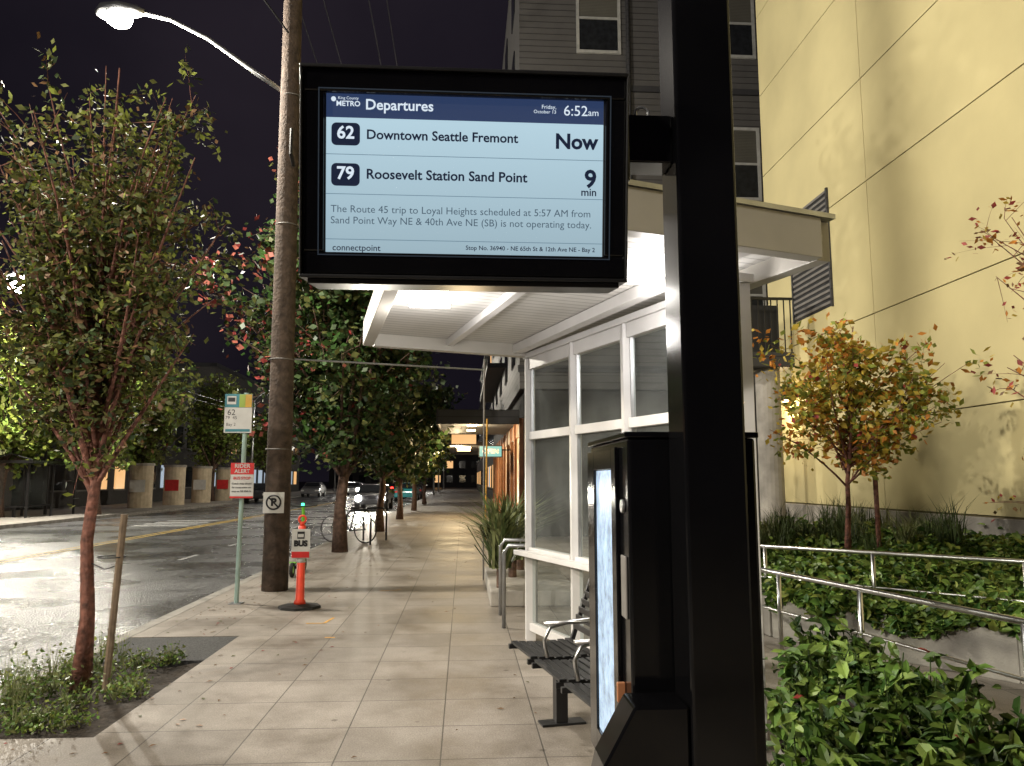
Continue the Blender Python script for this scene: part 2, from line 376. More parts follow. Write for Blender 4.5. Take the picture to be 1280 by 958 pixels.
def mound(name,P,zf,m,res=.12):
    xs=[p[0] for p in P]; ys=[p[1] for p in P]; b=MB()
    i=b.mi(m); idx={}
    nx=int((max(xs)-min(xs))/res)+1; ny=int((max(ys)-min(ys))/res)+1
    for a in range(nx+1):
        for c in range(ny+1):
            X=min(xs)+a*res; Y=min(ys)+c*res
            idx[a,c]=len(b.v); b.v.append((X,Y,zf(X,Y)))
    for a in range(nx):
        for c in range(ny):
            if inpoly(min(xs)+(a+.5)*res,min(ys)+(c+.5)*res,P):
                b.f.append((idx[a,c],idx[a+1,c],idx[a+1,c+1],idx[a,c+1])); b.m.append(i)
    return b.build(name,smooth=True)
from mathutils import noise as NZ
def nz(x,y,s=1): return NZ.noise(Vector((x*s,y*s,.3)))
bedP=[(-3.385,5.21),(-2.31,5.21),(-2.31,7.29),(-3.385,7.29)]
soil=mound('soil_surface',bedP,lambda x,y:-.03+.05*nz(x,y,2.5)+.02*nz(x,y,9),M['soil'],.06)
group('planting_bed',[soil],(-2.85,6.25,0))
w=MB(); random.seed(3)
cl=[(random.uniform(-3.35,-2.45),random.uniform(5.3,7.25)) for _ in range(60)]+[(random.uniform(-3.4,-3.0),random.uniform(5.4,7.2)) for _ in range(24)]
for cx,cy in cl:
    h=random.uniform(.03,.16)*(1.5 if cx<-2.9 else .7)
    pts=[(cx+random.gauss(0,.07),cy+random.gauss(0,.07),abs(random.gauss(h*.6,h*.5))) for _ in range(int(random.uniform(25,75)))]
    leaves(w,pts,.038,[M['lg1'],M['gc2'],M['lg3'],M['gc1']],[3,2,1,3],asp=.5)
    for _ in range(10):
        a=random.uniform(0,6.28); r=random.uniform(.03,.12); hh=h*random.uniform(1,2)
        w.face([(cx-.004,cy,0),(cx+.004,cy,0),(cx+math.cos(a)*r,cy+math.sin(a)*r,hh)],M['grassl'])
group('weeds',[w.build('leaves')],(-2.85,6.25,0))
fl=MB(); random.seed(17)
for k in range(420):
    q=random.random()
    if q<.35: x,y=random.gauss(-2.7,.5),random.gauss(6.5,1.3)
    elif q<.6: x,y=random.uniform(-3.3,-2.6),random.uniform(8.4,18)
    elif q<.8: x,y=random.uniform(-3.3,1),random.uniform(13,22)
    else: x,y=random.uniform(-2.5,1.5),random.uniform(3,14)
    if x<-3.38 or (x<-2.3 and 5.2<y<8.36): continue
    a=random.uniform(0,6.28); s=random.uniform(.012,.03); c,d=math.cos(a)*s,math.sin(a)*s; z=.004
    fl.face([(x-c,y-d,z),(x+d*.5,y-c*.5,z+.004),(x+c,y+d,z+.002),(x-d*.5,y+c*.5,z+.006)],random.choice([M['lb'],M['lb'],M['lb'],M['lr'],M['lg1']]))
fl.build('fallen_leaves')

# ================================================================ DISPLAY SIGN
S=.70/349.
def SX(u): return (u-582.5)*S
def SZ(v,u=582.5): return (222.5-(v-.021*(u-582.5)))*S
case=MB()
case.box(-.402,.402,.012,.15,-.253,.253,M['blackm'])
for (a,b,c,d) in((-.402,.402,.197,.253),(-.402,.402,-.253,-.197),(-.402,-.35,-.197,.197),(.35,.402,-.197,.197)):
    case.box(a,b,-.012,.0118,c,d,M['black'])
case_o=case.build('display_case',bevel=.005)
lip=MB()
for (a,b,c,d) in((-.408,.408,.2535,.262),(-.408,.408,-.262,-.2535)):
    lip.box(a,b,-.02,.155,c,d,M['blackm'])
lip.box(-.408,-.4025,-.02,.155,-.2535,.2535,M['blackm']); lip.box(.4025,.408,-.02,.155,-.2535,.2535,M['blackm'])
lip_o=lip.build('case_hood',bevel=.002)
ub=MB().box(-.39,.39,-.005,.14,-.275,-.2625,M['blackm']).build('underside_plate',bevel=.002)
M['bez']=emis('lcd_bezel',(.05,.08,.12),.25,.1)
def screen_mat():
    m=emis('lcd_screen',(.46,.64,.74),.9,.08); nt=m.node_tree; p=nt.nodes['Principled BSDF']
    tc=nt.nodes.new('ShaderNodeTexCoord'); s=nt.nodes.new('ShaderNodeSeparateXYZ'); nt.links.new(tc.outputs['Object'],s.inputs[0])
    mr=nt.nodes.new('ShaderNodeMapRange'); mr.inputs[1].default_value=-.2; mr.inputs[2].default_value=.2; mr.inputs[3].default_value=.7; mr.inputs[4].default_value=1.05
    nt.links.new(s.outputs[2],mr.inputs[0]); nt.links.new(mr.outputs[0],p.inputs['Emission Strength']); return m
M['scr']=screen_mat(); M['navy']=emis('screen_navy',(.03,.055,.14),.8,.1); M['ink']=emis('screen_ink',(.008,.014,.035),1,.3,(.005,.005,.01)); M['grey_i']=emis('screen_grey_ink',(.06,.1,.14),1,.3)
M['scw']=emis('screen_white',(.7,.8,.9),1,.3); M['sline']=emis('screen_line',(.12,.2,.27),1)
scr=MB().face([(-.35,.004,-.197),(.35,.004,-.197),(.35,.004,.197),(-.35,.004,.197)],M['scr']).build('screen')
bz=MB()
for (a,b,c,d) in((-.35,-.347,-.197,.197),(.347,.35,-.197,.197)): bz.box(a,b,-.004,.0035,c,d,M['blackt'])
for (a,b,c,d) in((-.364,.364,.203,.206),(-.364,.364,-.206,-.203),(-.364,-.361,-.203,.203),(.361,.364,-.203,.203)): bz.box(a,b,-.0135,-.0122,c,d,M['bez'])
bz=bz.build('screen_bezel')
hd=MB().face([(-.347,.002,.138),(.347,.002,.138),(.347,.002,.197),(-.347,.002,.197)],M['navy'])
hd=hd.build('header_bar')
ln=MB()
for v in(199,248,304): ln.face([(-.347,.002,SZ(v)-.0008),(.347,.002,SZ(v)-.0008),(.347,.002,SZ(v)+.0008),(-.347,.002,SZ(v)+.0008)],M['sline'])
def rrect(x0,x1,z0,z1,r,m,y=.001):
    P=[]
    for cx,cz,a0 in((x1-r,z1-r,0),(x0+r,z1-r,90),(x0+r,z0+r,180),(x1-r,z0+r,270)):
        for k in range(6):
            a=math.radians(a0+k*18); P.append((cx+r*math.cos(a),y,cz+r*math.sin(a)))
    ln.face(P[::-1],m)
rrect(SX(416),SX(451),SZ(185,430),SZ(157,430),.012,M['ink']); rrect(SX(416),SX(451),SZ(235,430),SZ(207,430),.012,M['ink'])
ln=ln.build('screen_graphics')
T=[]
def st(b,u0,u1,v,m,bold=0,h=None,y=.0):
    T.append(text(b,SX((u0+u1)/2),y-.0005,SZ(v,(u0+u1)/2),(u1-u0)*S,m,h*S if h else None,'CENTER',bold,'screen_text'))
st('METRO',422,451,134,M['scw'],.001); st('King County',424,449,127,M['scw'])
rr=MB().disc((SX(418.5),0,SZ(128,420)),.006,M['scw'],'y',.001).build('logo')
st('Departures',458,541,136,M['scw'],.0008); st('Friday,',677,695,136,M['scw']); st('October 13',667,695,142,M['scw']); st('6:52',705,735,141,M['scw']); st('am',736,749,143,M['scw'])
st('62',423,444,170,M['scw'],.0012); st('79',423,444,220,M['scw'],.0012)
st('Downtown Seattle Fremont',459,647,174,M['ink'],.0011); st('Now',694,748,180,M['ink'],.0016)
st('Roosevelt Station Sand Point',459,659,223,M['ink'],.0011); st('9',732,747,227,M['ink'],.0014); st('min',728,747,243,M['ink'],.0008)
st('The Route 45 trip to Loyal Heights scheduled at 5:57 AM from',416,740,267,M['grey_i']); st('Sand Point Way NE & 40th Ave NE (SB) is not operating today.',416,741,281,M['grey_i'])
st('connectpoint',418,477,312,M['ink'],.0004); st('Stop No. 36940 - NE 65th St & 12th Ave NE - Bay 2',583,746,314,M['ink'],.0006)
head=group('display_head',[case_o,lip_o,ub,scr,bz,hd,ln,rr]+T,(0,1.85,2.356),(math.radians(8),0,0),local=True)
post=MB().box(.538,.693,1.85,2.0,0,4.6,M['black']).build('post',bevel=.008)
arm=MB().box(.40,.5375,1.885,1.975,2.42,2.55,M['black']).box(.40,.42,1.86,2.0,2.36,2.6,M['black']).build('mounting_arm',bevel=.004)
ey=MB().ring((.47,1.93,2.575),.018,.004,M['steelg'],'y').build('lifting_eye')
bp=MB().box(.44,.79,1.75,2.1,0,.02,M['blackm']).build('base_plate')
flare=MB(); P=[(.405,1.07),(.33,.94),(.25,.62),(.25,0.01),(.535,0.01),(.535,1.07)]
flare.v+=[(x,1.86,z) for x,z in P]+[(x,1.99,z) for x,z in P]; i=flare.mi(M['black'])
flare.f+=[tuple(range(6)),tuple(range(11,5,-1))]+[(a,(a+6),((a+1)%6)+6,(a+1)%6) for a in range(6)]; flare.m+=[i]*8
flare=flare.build('post_base_housing',bevel=.006)
ds=group('departure_display_sign',[post,arm,ey,bp,flare],(.615,1.925,0))
head.parent=ds; head.matrix_parent_inverse=Matrix.Translation((.615,1.925,0)).inverted()
kb=MB().box(.43,.775,2.005,2.6,.73,1.71,M['black']).build('cabinet',bevel=.008)
kl=MB().box(.422,.783,2.0,2.608,1.7105,1.726,M['black']).build('cabinet_lid',bevel=.003)
kf=MB()
def xr(m,y0,y1,z0,z1,x0=.418,x1=.4295): kf.box(x0,x1,y0,y1,z0,z1,m)
xr(M['black'],2.47,2.59,.76,1.69); xr(M['black'],2.12,2.18,.76,1.69); xr(M['black'],2.18,2.47,.76,.84); xr(M['black'],2.18,2.47,1.63,1.69)
kf=kf.build('door_frame',bevel=.002)
def tubemat():
    m=emis('backlit_panel',(.6,.8,1),1.3); nt=m.node_tree; p=nt.nodes['Principled BSDF']
    tc=nt.nodes.new('ShaderNodeTexCoord'); n=nt.nodes.new('ShaderNodeTexNoise'); n.inputs['Scale'].default_value=14; n.inputs['Detail'].default_value=10; n.inputs['Roughness'].default_value=.8
    nt.links.new(tc.outputs['Object'],n.inputs['Vector']); mr=nt.nodes.new('ShaderNodeMapRange'); mr.inputs[1].default_value=.35; mr.inputs[2].default_value=.65; mr.inputs[3].default_value=.4; mr.inputs[4].default_value=1.3
    nt.links.new(n.outputs['Fac'],mr.inputs[0]); nt.links.new(mr.outputs[0],p.inputs['Emission Strength']); return m
ks=MB().box(.426,.4294,2.182,2.468,.842,1.628,tubemat()).build('backlit_panel')
kk=MB().box(.424,.4296,2.03,2.09,1.24,1.4,M['trim']).disc((.425,2.06,1.53),.018,M['steelg'],'x',.008).box(.408,.4296,2.08,2.095,1.02,1.07,M['cedar']).build('card_reader',bevel=.002)
kp=MB().box(.5,.72,2.1,2.5,0,.7295,M['blackm']).build('pedestal')
group('transit_information_kiosk',[kb,kl,kf,ks,kk,kp],(.6,2.3,0))

# ================================================================ SHELTER
A0=Vector((.686,7.97)); D=Vector((.324,-.946)); Pp=Vector((.946,.324))
def sp(r,s=0,z=0): q=A0+D*r+Pp*s; return (q.x,q.y,z)
fr=MB(); rs=[0,1.03,1.97,2.68,3.38]
for r in rs: fr.beam(sp(r,0,0),sp(r,0,2.86),.1,.1,M['white'])
def hb(r0,r1,z,w,h,s=0,m='white'): fr.beam(sp(r0,s,z),sp(r1,s,z),w,h,M[m])
for a,b in zip(rs[:-1],rs[1:]):
    a+=.051; b-=.051
    hb(a,b,2.80,.08,.12); hb(a,b,2.05,.07,.08); hb(a,b,.87,.09,.1); hb(a,b,.14,.07,.08)
hb(-.1,3.45,.865,.09,.045,-.1)
hb(-.05,3.45,2.89,.12,.055)
fr=fr.build('frame',bevel=.004)
gl=MB()
for a,b in zip(rs[:-1],rs[1:]):
    a+=.05; b-=.05
    for z0,z1 in((.92,2.01),(2.09,2.74),(.18,.82)):
        gl.face([sp(a,0,z0),sp(b,0,z0),sp(b,0,z1),sp(a,0,z1)],M['glass'])
gl=gl.build('glass_panes')
gf=MB()
for a,b in zip(rs[:-1],rs[1:]):
    a+=.052; b-=.052
    for z0,z1 in((.92,2.01),(2.09,2.74)):
        for (p,q) in((a,a+.03),(b-.03,b)): gf.beam(sp((p+q)/2,0,z0),sp((p+q)/2,0,z1),.03,.04,M['steelg'])
gf=gf.build('glazing_beads')
FL=(-.93,7.38); NL=(-.18,3.5); NR=(2.11,4.28); FR=(.9,8.08)
ca=MB(); ca.prism([FL,NL,NR,FR],3.0,3.04,M['soffit'])
ca=ca.build('soffit')
cb=MB(); pz=3.0
def e3(p,z=pz): return (p[0],p[1],z)
def off(a,b,d):
    a=Vector(a);b=Vector(b); n=(b-a).normalized(); return (a+n*d),(b-n*d)
for a,b,ex in((FL,NL,0),(NL,NR,.055),(NR,FR,0),(FR,FL,.055)):
    a2,b2=off(a,b,ex); cb.beam(e3(a2),e3(b2),.1,.24,M['fascia'])
def lerp2(a,b,t): return (a[0]+(b[0]-a[0])*t,a[1]+(b[1]-a[1])*t)
cb.beam(e3(lerp2(FL,FR,.42),2.965),e3(lerp2(NL,NR,.42),2.965),.07,.068,M['white'])
cb.beam(e3(lerp2(FL,FR,.8),2.95),e3(lerp2(NL,NR,.8),2.95),.1,.09,M['white'])
cb=cb.build('canopy_beams',bevel=.004)
rf=MB().prism([(-.97,7.42),(-.22,3.42),(2.17,4.23),(.94,8.14)],3.121,3.15,M['steelg']).build('roof_sheet')
fx=MB(); LP=[(-.28,5.75),(1.3,4.9)]
for x,y in LP: fx.box(x-.16,x+.16,y-.3,y+.3,2.965,2.998,M['lampw'])
fx=fx.build('ceiling_lights')
bus=group('bus_shelter',[fr,gl,gf,ca,cb,rf,fx],(.9,6.0,0))
for i,(x,y) in enumerate(LP):
    l=light('shelter_light','POINT',(x,y,2.72),38,(1,.95,.9),.12); l.parent=bus; l.matrix_parent_inverse=Matrix.Translation((.9,6,0)).inverted()
bn=MB()
for i in range(3):
    y1=-i*.6; y0=y1-.52
    for k in range(8):
        x=.02+k*.058; bn.box(x,x+.046,y0,y1,.435-.012*math.sin(k/7*3.14),.452-.012*math.sin(k/7*3.14),M['blackm'])
    for k in range(8):
        z=.52+k*.055; x=.49+k*.022; bn.box(x,x+.014,y0,y1,z,z+.044,M['blackm'])
    bn.box(0,.5,y0,y0+.03,.40,.434,M['blackm']); bn.box(0,.5,y1-.03,y1,.40,.434,M['blackm'])
    for yy in(y0+.02,y1-.02): bn.beam((.47,yy,.42),(.66,yy,.95),.03,.03,M['blackm'])
bn.box(.2,.28,-1.75,.03,.34,.4,M['blackm'])
for y in(-.5,-1.45): bn.box(.2,.28,y,y+.08,0,.34,M['blackm']); bn.box(.1,.4,y-.02,y+.1,0,.015,M['blackm'])
seat=bn.build('slatted_seats_and_backrest',bevel=.003)
ar=MB()
for y in(-.56,-1.16):
    ar.tube([(.12,y,.45),(.1,y,.56),(.14,y,.64),(.28,y,.67),(.46,y,.68),(.56,y,.66)],[.014]*6,M['silver'],8)
    ar.box(.1,.5,y-.02,y+.02,.655,.675,M['silver'])
ar=ar.build('armrests',smooth=True)
group('transit_bench',[seat,ar],(.33,5.7,0),(0,0,math.radians(11)),local=True)

# ================================================================ UTILITY POLE + LAMP
up=MB().tube([(-2.74,11.7,-.1),(-2.75,11.7,3),(-2.79,11.7,8),(-2.84,11.7,14)],[.19,.175,.15,.12],M['pole'],20).build('pole',smooth=True)
hw=MB()
for z,r in((2.05,.182),(3.4,.178),(5.5,.168),(7.6,.158)): hw.ring((-2.76,11.7,z),r,.01,M['trim'],'z',24)
hw.box(-3.9,-1.7,11.5,11.6,12.1,12.25,M['pole']); hw.tube([(-2.65,11.5,6.4),(-2.65,11.3,6.5),(-2.65,11.3,6.9)],.03,M['blackm'])
for x in(-3.8,-3.2,-2.2,-1.8): hw.tube([(x,11.55,12.25),(x,11.55,12.4)],[.05,.03],M['steelg'])
hw=hw.build('hardware')
group('utility_pole',[up,hw],(-2.74,11.7,0))
la=MB(); pth=[(-2.9,11.7,7.7),(-3.4,11.7,8.05),(-4.1,11.7,8.55),(-4.7,11.7,8.85),(-5.2,11.7,8.95)]
la.tube(pth,[.04,.04,.036,.033,.03],M['steelg'],10)
la=la.build('arm',smooth=True)
lh=MB(); lh.tube([(-5.1,11.7,8.96),(-5.25,11.7,8.97),(-5.5,11.7,8.97),(-5.75,11.7,8.95),(-5.85,11.7,8.92)],[.05,.1,.15,.13,.05],M['steelg'],14)
lh=lh.build('luminaire_head',smooth=True)
ll=MB().tube([(-5.5,11.7,8.86),(-5.5,11.7,8.78),(-5.5,11.7,8.72)],[.2,.18,.1],M['lamp'],18).build('lens')
g=group('street_lamp',[la,lh,ll],(-2.9,11.7,7.7))
def addl(o,g):
    o.parent=g; o.matrix_parent_inverse=Matrix.Translation(g.location).inverted()
addl(light('lamp_light','POINT',(-5.5,11.7,8.5),3600,(1,.93,.8),.18),g)
def streetlamp(x,y,h,dx,power,col=(1,.9,.72),spot=None,r=.15,lens=1):
    b=MB(); b.tube([(x,y,0),(x,y,h-1)],[.11,.07],M['steelg'],12); b.tube([(x,y,h-1),(x+dx*.3,y,h-.4),(x+dx*.7,y,h-.05),(x+dx,y,h)],.04,M['steelg'],8)
    b=b.build('pole_and_arm',smooth=True)
    c=MB().tube([(x+dx*.9,y,h+.02),(x+dx*1.1,y,h+.03),(x+dx*1.35,y,h)],[.08,.16,.07],M['steelg'],12).build('luminaire_head')
    d=MB().tube([(x+dx*1.12,y,h-.1),(x+dx*1.12,y,h-.1-.1*lens),(x+dx*1.12,y,h-.1-.25*lens),(x+dx*1.12,y,h-.1-.33*lens)],[.11*lens,.19*lens,.17*lens,.06*lens],M['lamp'],14).build('lens')
    g=group('street_lamp',[b,c,d],(x,y,0))
    if power:
        if spot: addl(light('lamp_light','SPOT',(x+dx*1.12,y,h-.6),power,col,r,target=spot[0],spot=math.radians(spot[1])),g)
        else: addl(light('lamp_light','POINT',(x+dx*1.12,y,h-.3-.4*lens),power,col,r),g)
    return g
streetlamp(-18.2,30,9.5,.9,8500,lens=2.0,col=(1,.93,.8))
streetlamp(-17.2,-1,8.5,2.2,14500,spot=((7,8.2,4.0),64),col=(1,.9,.72),r=.8)
streetlamp(-3.2,52,9,-1.8,2500,lens=2); streetlamp(-17.2,64,9,1.8,0,lens=2.2); streetlamp(-3.2,84,8,-1.8,0,lens=2.6); streetlamp(-17.2,105,9,1.8,0,lens=2.8); streetlamp(-3.2,125,8,-1.8,0,lens=3)
streetlamp(-3.7,-2.5,8.2,-2.2,2700,col=(1,.92,.82))
wr=MB()
def wire(a,b,sag,r=.012):
    a=Vector(a);b=Vector(b); wr.tube([a.lerp(b,t/14)-Vector((0,0,sag*4*(t/14)*(1-t/14))) for t in range(15)],r,M['blackm'],4,False)
for x in(-3.8,-3.2,-2.2,-1.8): wire((x,11.55,12.4),(x+.2,60,12.6),.8); wire((x,11.55,12.4),(x,-25,12.2),.8)
wire((-2.8,11.6,8.6),(-7.5,3,13),.1,.015); wire((-2.8,11.6,6.9),(-2.8,60,7.5),.6,.02); wire((-2.8,11.6,8.3),(-17.5,70,8),.5,.012)
wire((-17.5,-10,7.6),(-17.5,80,7.6),.5,.02); wire((-17.4,-10,7.0),(-17.4,80,7.3),.5,.02)
wr.build('overhead_wires')
tb=MB().tube([(.33,12.7,0),(.33,12.7,3.6)],.014,M['trim'],8).tube([(.33,12.7,3.42),(-2.6,11.72,3.42)],.014,M['steelg'],8).build('pole_and_tie_bar')
tb2=MB().tube([(.36,12.7,.6),(.38,12.7,2.6)],.014,M['spray'],8).build('yellow_sleeve')
group('guy_pole',[tb,tb2],(.33,12.7,0))

# ================================================================ STREET SIGNS
bs=MB().tube([(-2.94,10.48,0),(-2.92,10.48,2.76)],.03,M['palegreen'],10).box(-3.02,-2.86,10.4,10.56,0,.012,M['steelg']).build('pole')
pn=MB(); pn.box(-3.19,-2.83,10.435,10.447,2.22,2.74,M['whites']); pn.box(-3.19,-2.83,10.43,10.4345,2.56,2.74,M['teal'])
pn.box(-3.0,-2.92,10.4255,10.43,2.56,2.735,M['greenp']); pn.box(-2.92,-2.835,10.4255,10.43,2.56,2.735,M['yelp']); pn.box(-3.17,-2.85,10.43,10.4345,2.235,2.27,M['teal'])
pn.box(-3.16,-3.04,10.424,10.4295,2.60,2.71,M['whites'])
pn=pn.build('sign_panel',bevel=.002)
tt=[text(t,-3.1,10.4335,z,w_,M['blackt'],name='route_text',align='CENTER') for t,z,w_ in(('62',2.49,.1),('79  45',2.42,.15),('Bay 2',2.33,.12))]
g1=MB().box(-3.145,-3.055,10.4185,10.4235,2.635,2.69,M['blackt']).build('bus_pictogram')
group('bus_stop_sign',[bs,pn,g1]+tt,(-2.94,10.48,0))
ra=MB(); ra.box(-3.06,-2.76,10.39,10.402,1.36,1.82,M['whites']); ra.box(-3.06,-2.76,10.384,10.3895,1.67,1.82,M['redp']); ra.box(-3.06,-2.76,10.384,10.3895,1.36,1.385,M['redp']); ra=ra.build('placard',bevel=.002)
rt=[text(b,-2.91,10.38,z,w_,m,name='placard_text',align='CENTER',bold=.001) for b,z,w_,m in(('RIDER',1.78,.2,M['whites']),('ALERT',1.71,.2,M['whites']),('BUS STOP',1.62,.22,M['redp']),('Coach stop closed',1.55,.25,M['blackt']),('for construction use',1.50,.25,M['blackt']),('stop on NE 65th St',1.45,.25,M['blackt']))]
group('rider_alert_sign',[ra]+rt,(-2.91,10.39,1.6))
npn=MB(); npn.box(-2.9,-2.6,11.47,11.48,1.12,1.42,M['whites']); npn.ring((-2.75,11.465,1.275),.1,.012,M['blackt'],'y',28)
npn.beam((-2.82,11.462,1.345),(-2.68,11.462,1.205),.012,.02,M['blackt']); npn=npn.build('panel')
group('no_parking_sign',[npn,text('P',-2.75,11.466,1.275,.08,M['blackt'],align='CENTER',bold=.003,name='letter')],(-2.75,11.47,1.27))
dl=MB()
dl.tube([(-2.05,10.1,0),(-2.05,10.1,.03),(-2.05,10.1,.05)],[.27,.26,.1],M['rubber'],8)
dl2=MB().tube([(-2.05,10.1,.05),(-2.05,10.1,.09),(-2.05,10.1,.1),(-2.05,10.1,1.02)],[.075,.07,.055,.047],M['orange'],14)
dl2.ring((-2.05,10.1,1.1),.045,.014,M['orange'],'y',14); dl2.tube([(-2.05,10.1,1.02),(-2.05,10.1,1.06)],.03,M['orange'],10)
dl2.tube([(-2.05,10.1,.56),(-2.05,10.1,.64)],.0525,M['whites'],14)
dl3=MB().box(-2.16,-1.93,10.02,10.03,.62,.98,M['whites']).box(-2.09,-2.0,10.014,10.0195,.86,.95,M['blackt']).box(-2.155,-1.935,10.014,10.0195,.625,.70,M['redp']).build('bus_placard',bevel=.003)
group('traffic_delineator',[dl.build('rubber_base'),dl2.build('post',smooth=True),dl3,text('BUS',-2.045,10.012,.8,.17,M['blackt'],align='CENTER',bold=.003,name='letters'),MB().box(-2.08,-2.01,10.009,10.0135,.88,.92,M['whites']).build('bus_window')],(-2.05,10.1,0))

so=MB(); x,y=-2.82,13.7
so.ring((x,y-.5,.12),.095,.03,M['rubber'],'x'); so.ring((x,y+.45,.12),.095,.03,M['rubber'],'x')
so.disc((x,y-.5,.12),.06,M['lime'],'x',.04); so.disc((x,y+.45,.12),.06,M['lime'],'x',.04)
so.box(x-.08,x+.08,y-.36,y+.3,.12,.17,M['rubber']); so.tube([(x,y+.45,.14),(x,y+.36,.4),(x,y+.22,1.12)],.028,M['lime'],8)
so.tube([(x-.25,y+.18,1.16),(x,y+.22,1.13),(x+.25,y+.18,1.16)],.018,M['rubber'],8); so.beam((x,y-.5,.24),(x,y-.3,.2),.1,.02,M['lime']); so.box(x-.02,x+.02,y+.16,y+.2,1.15,1.19,M['grn_e'])
group('electric_scooter',[so.build('scooter_frame')],(x,y,0))
def bike(x,y,rz,m):
    b=MB()
    for yy in(-.52,.52):
        b.ring((0,yy,.34),.33,.016,M['rubber'],'x',26)
        for k in range(10):
            t=k*math.pi/5; b.tube([(0,yy,.34),(0,yy+.32*math.cos(t),.34+.32*math.sin(t))],.002,M['trim'],3,False)
    for p,q in(((0,-.52,.34),(0,-.05,.3)),((0,-.05,.3),(0,-.2,.85)),((0,-.05,.3),(0,.38,.78)),((0,-.18,.78),(0,.37,.84)),((0,-.52,.34),(0,-.18,.78)),((0,.52,.34),(0,.36,.95))): b.tube([p,q],.016,m,6)
    b.box(-.06,.06,-.32,-.1,.86,.9,M['rubber']); b.tube([(-.28,.3,1.0),(0,.37,.98),(.28,.3,1.0)],.014,M['rubber'],6)
    return group('bicycle',[b.build('frame_and_wheels')],(x,y,0),(0,0,rz),local=True)
bike(-2.95,20.3,1.1,M['blackm'])
for k in range(2):
    x=-2.9+k*.25; y=19.6+k*1.4
    rk=MB().tube([(x,y,0),(x,y,.7),(x+.1,y,.85),(x+.5,y,.85),(x+.6,y,.7),(x+.6,y,0)],.025,M['blackm'],8).build('loop',smooth=True)
    group('bicycle_rack',[rk],(x+.3,y,0))
for i in range(2):
    y=8.6+i*.8
    h=MB().tube([(.45,y,0),(.45,y,.8),(.5,y,.88),(.75,y,.88),(.8,y,.8),(.8,y,0)],.022,M['steelg'],8).build('loop',smooth=True)
    group('bicycle_rack',[h],(.6,y,0))

# ================================================================ RAMP RAILS / PLANTERS
def rail(name,pts,h0,posts):
    b=MB(); V=[Vector(p) for p in pts]
    b.tube(V,.021,M['silver'],10); b.tube([v-Vector((0,0,.33)) for v in V],.012,M['silver'],8)
    for t in posts:
        t=t*(len(V)-1); a=min(int(t),len(V)-2); p=V[a].lerp(V[a+1],t-a); b.tube([p,(p.x,p.y,h0)],.021,M['silver'],8)
    return group(name,[b.build('rails_and_posts',smooth=True)],(V[0].x,V[0].y,0))
rail('handrail',[(2.55,7.9,.79),(2.79,6.8,.78),(3.02,5.83,.775),(3.26,4.41,.78),(3.5,3.0,.79)],0,[.02,.25,.5,.75,.98])
rail('handrail',[(3.0,9.2,.88),(3.25,8.5,.87),(4.0,7.43,.89),(4.75,6.36,.91),(5.6,5.1,.94)],.2,[.02,.27,.5,.75,.98])
plP=[(3.22,7.95),(4.46,6.08),(5.6,4.4),(6.9,4.4),(6.9,14),(3.4,14),(3.1,9)]
pw=MB()
for a,b in zip(plP[:3],plP[1:3]): pw.beam((*a,.2),(*b,.2),.16,.4,M['conc'])
for a,b in(((3.22,7.95),(3.1,9)),((3.1,9),(3.4,14))): pw.beam((*a,.2),(*b,.2),.15,.39,M['conc'])
pw=pw.build('planter_walls',bevel=.01)
def hgt(x,y): 
    d=max(0,(x-3.2)*.835+(y-7.95)*.554)
    return .4+.1*min(d,3.5)+.1*nz(x,y,1.6)+.05*nz(x,y,5)
md=mound('soil_mound',plP,hgt,M['soil'],.15)
group('concrete_planter',[pw,md],(4.5,8,0))
random.seed(11); gc=MB(); pts=[]
while len(pts)<14000:
    x=random.uniform(3.0,6.9); y=random.uniform(4.4,13)
    if inpoly(x,y,plP) and (y<10.5 or random.random()<.3): pts.append((x,y,hgt(x,y)+abs(random.gauss(.04,.07))))
for k in range(3000):
    t=random.random()**.8; seg=random.random()
    a,b=((3.22,7.95),(4.46,6.08)) if seg<.55 else ((4.46,6.08),(5.6,4.4))
    px=a[0]+(b[0]-a[0])*t; py=a[1]+(b[1]-a[1])*t; dd=max(0,.5+.6*nz(px,py,2.2))
    pts.append((px-.835*random.uniform(0,.2),py-.554*random.uniform(0,.2),.5-random.random()*.4*dd))
leaves(gc,pts,.1,[M['gc1'],M['gc2'],M['gc3'],M['lg3']],[4,4,2,1.8],folded=True,asp=.62,up=.6)
group('groundcover_plants',[gc.build('leaves')],(4.5,8,.4))
nb=[(1.22,2.3),(1.42,3.5),(2.05,4.95),(2.75,5.2),(2.62,3.4),(2.6,2.3)]
def h2(x,y): return .22+.22*max(0,1-((x-2.0)/.8)**2)+.14*nz(x,y,2)+.06*nz(x,y,6)+(.08 if y>4 else 0)
nw=MB()
for a,b in zip(nb,nb[1:]+nb[:1]): nw.beam((*a,.07),(*b,.07),.1,.14,M['conc'])
group('planter_kerb',[nw.build('kerb_edging',bevel=.01),mound('soil_mound',nb,lambda x,y:h2(x,y)-.12,M['soil'],.1)],(2,3.7,0))
random.seed(5); ns=MB(); st_=[]
while len(st_)<430:
    x=random.uniform(1.2,2.8); y=random.uniform(2.2,5.2)
    if inpoly(x,y,nb): st_.append((x,y))
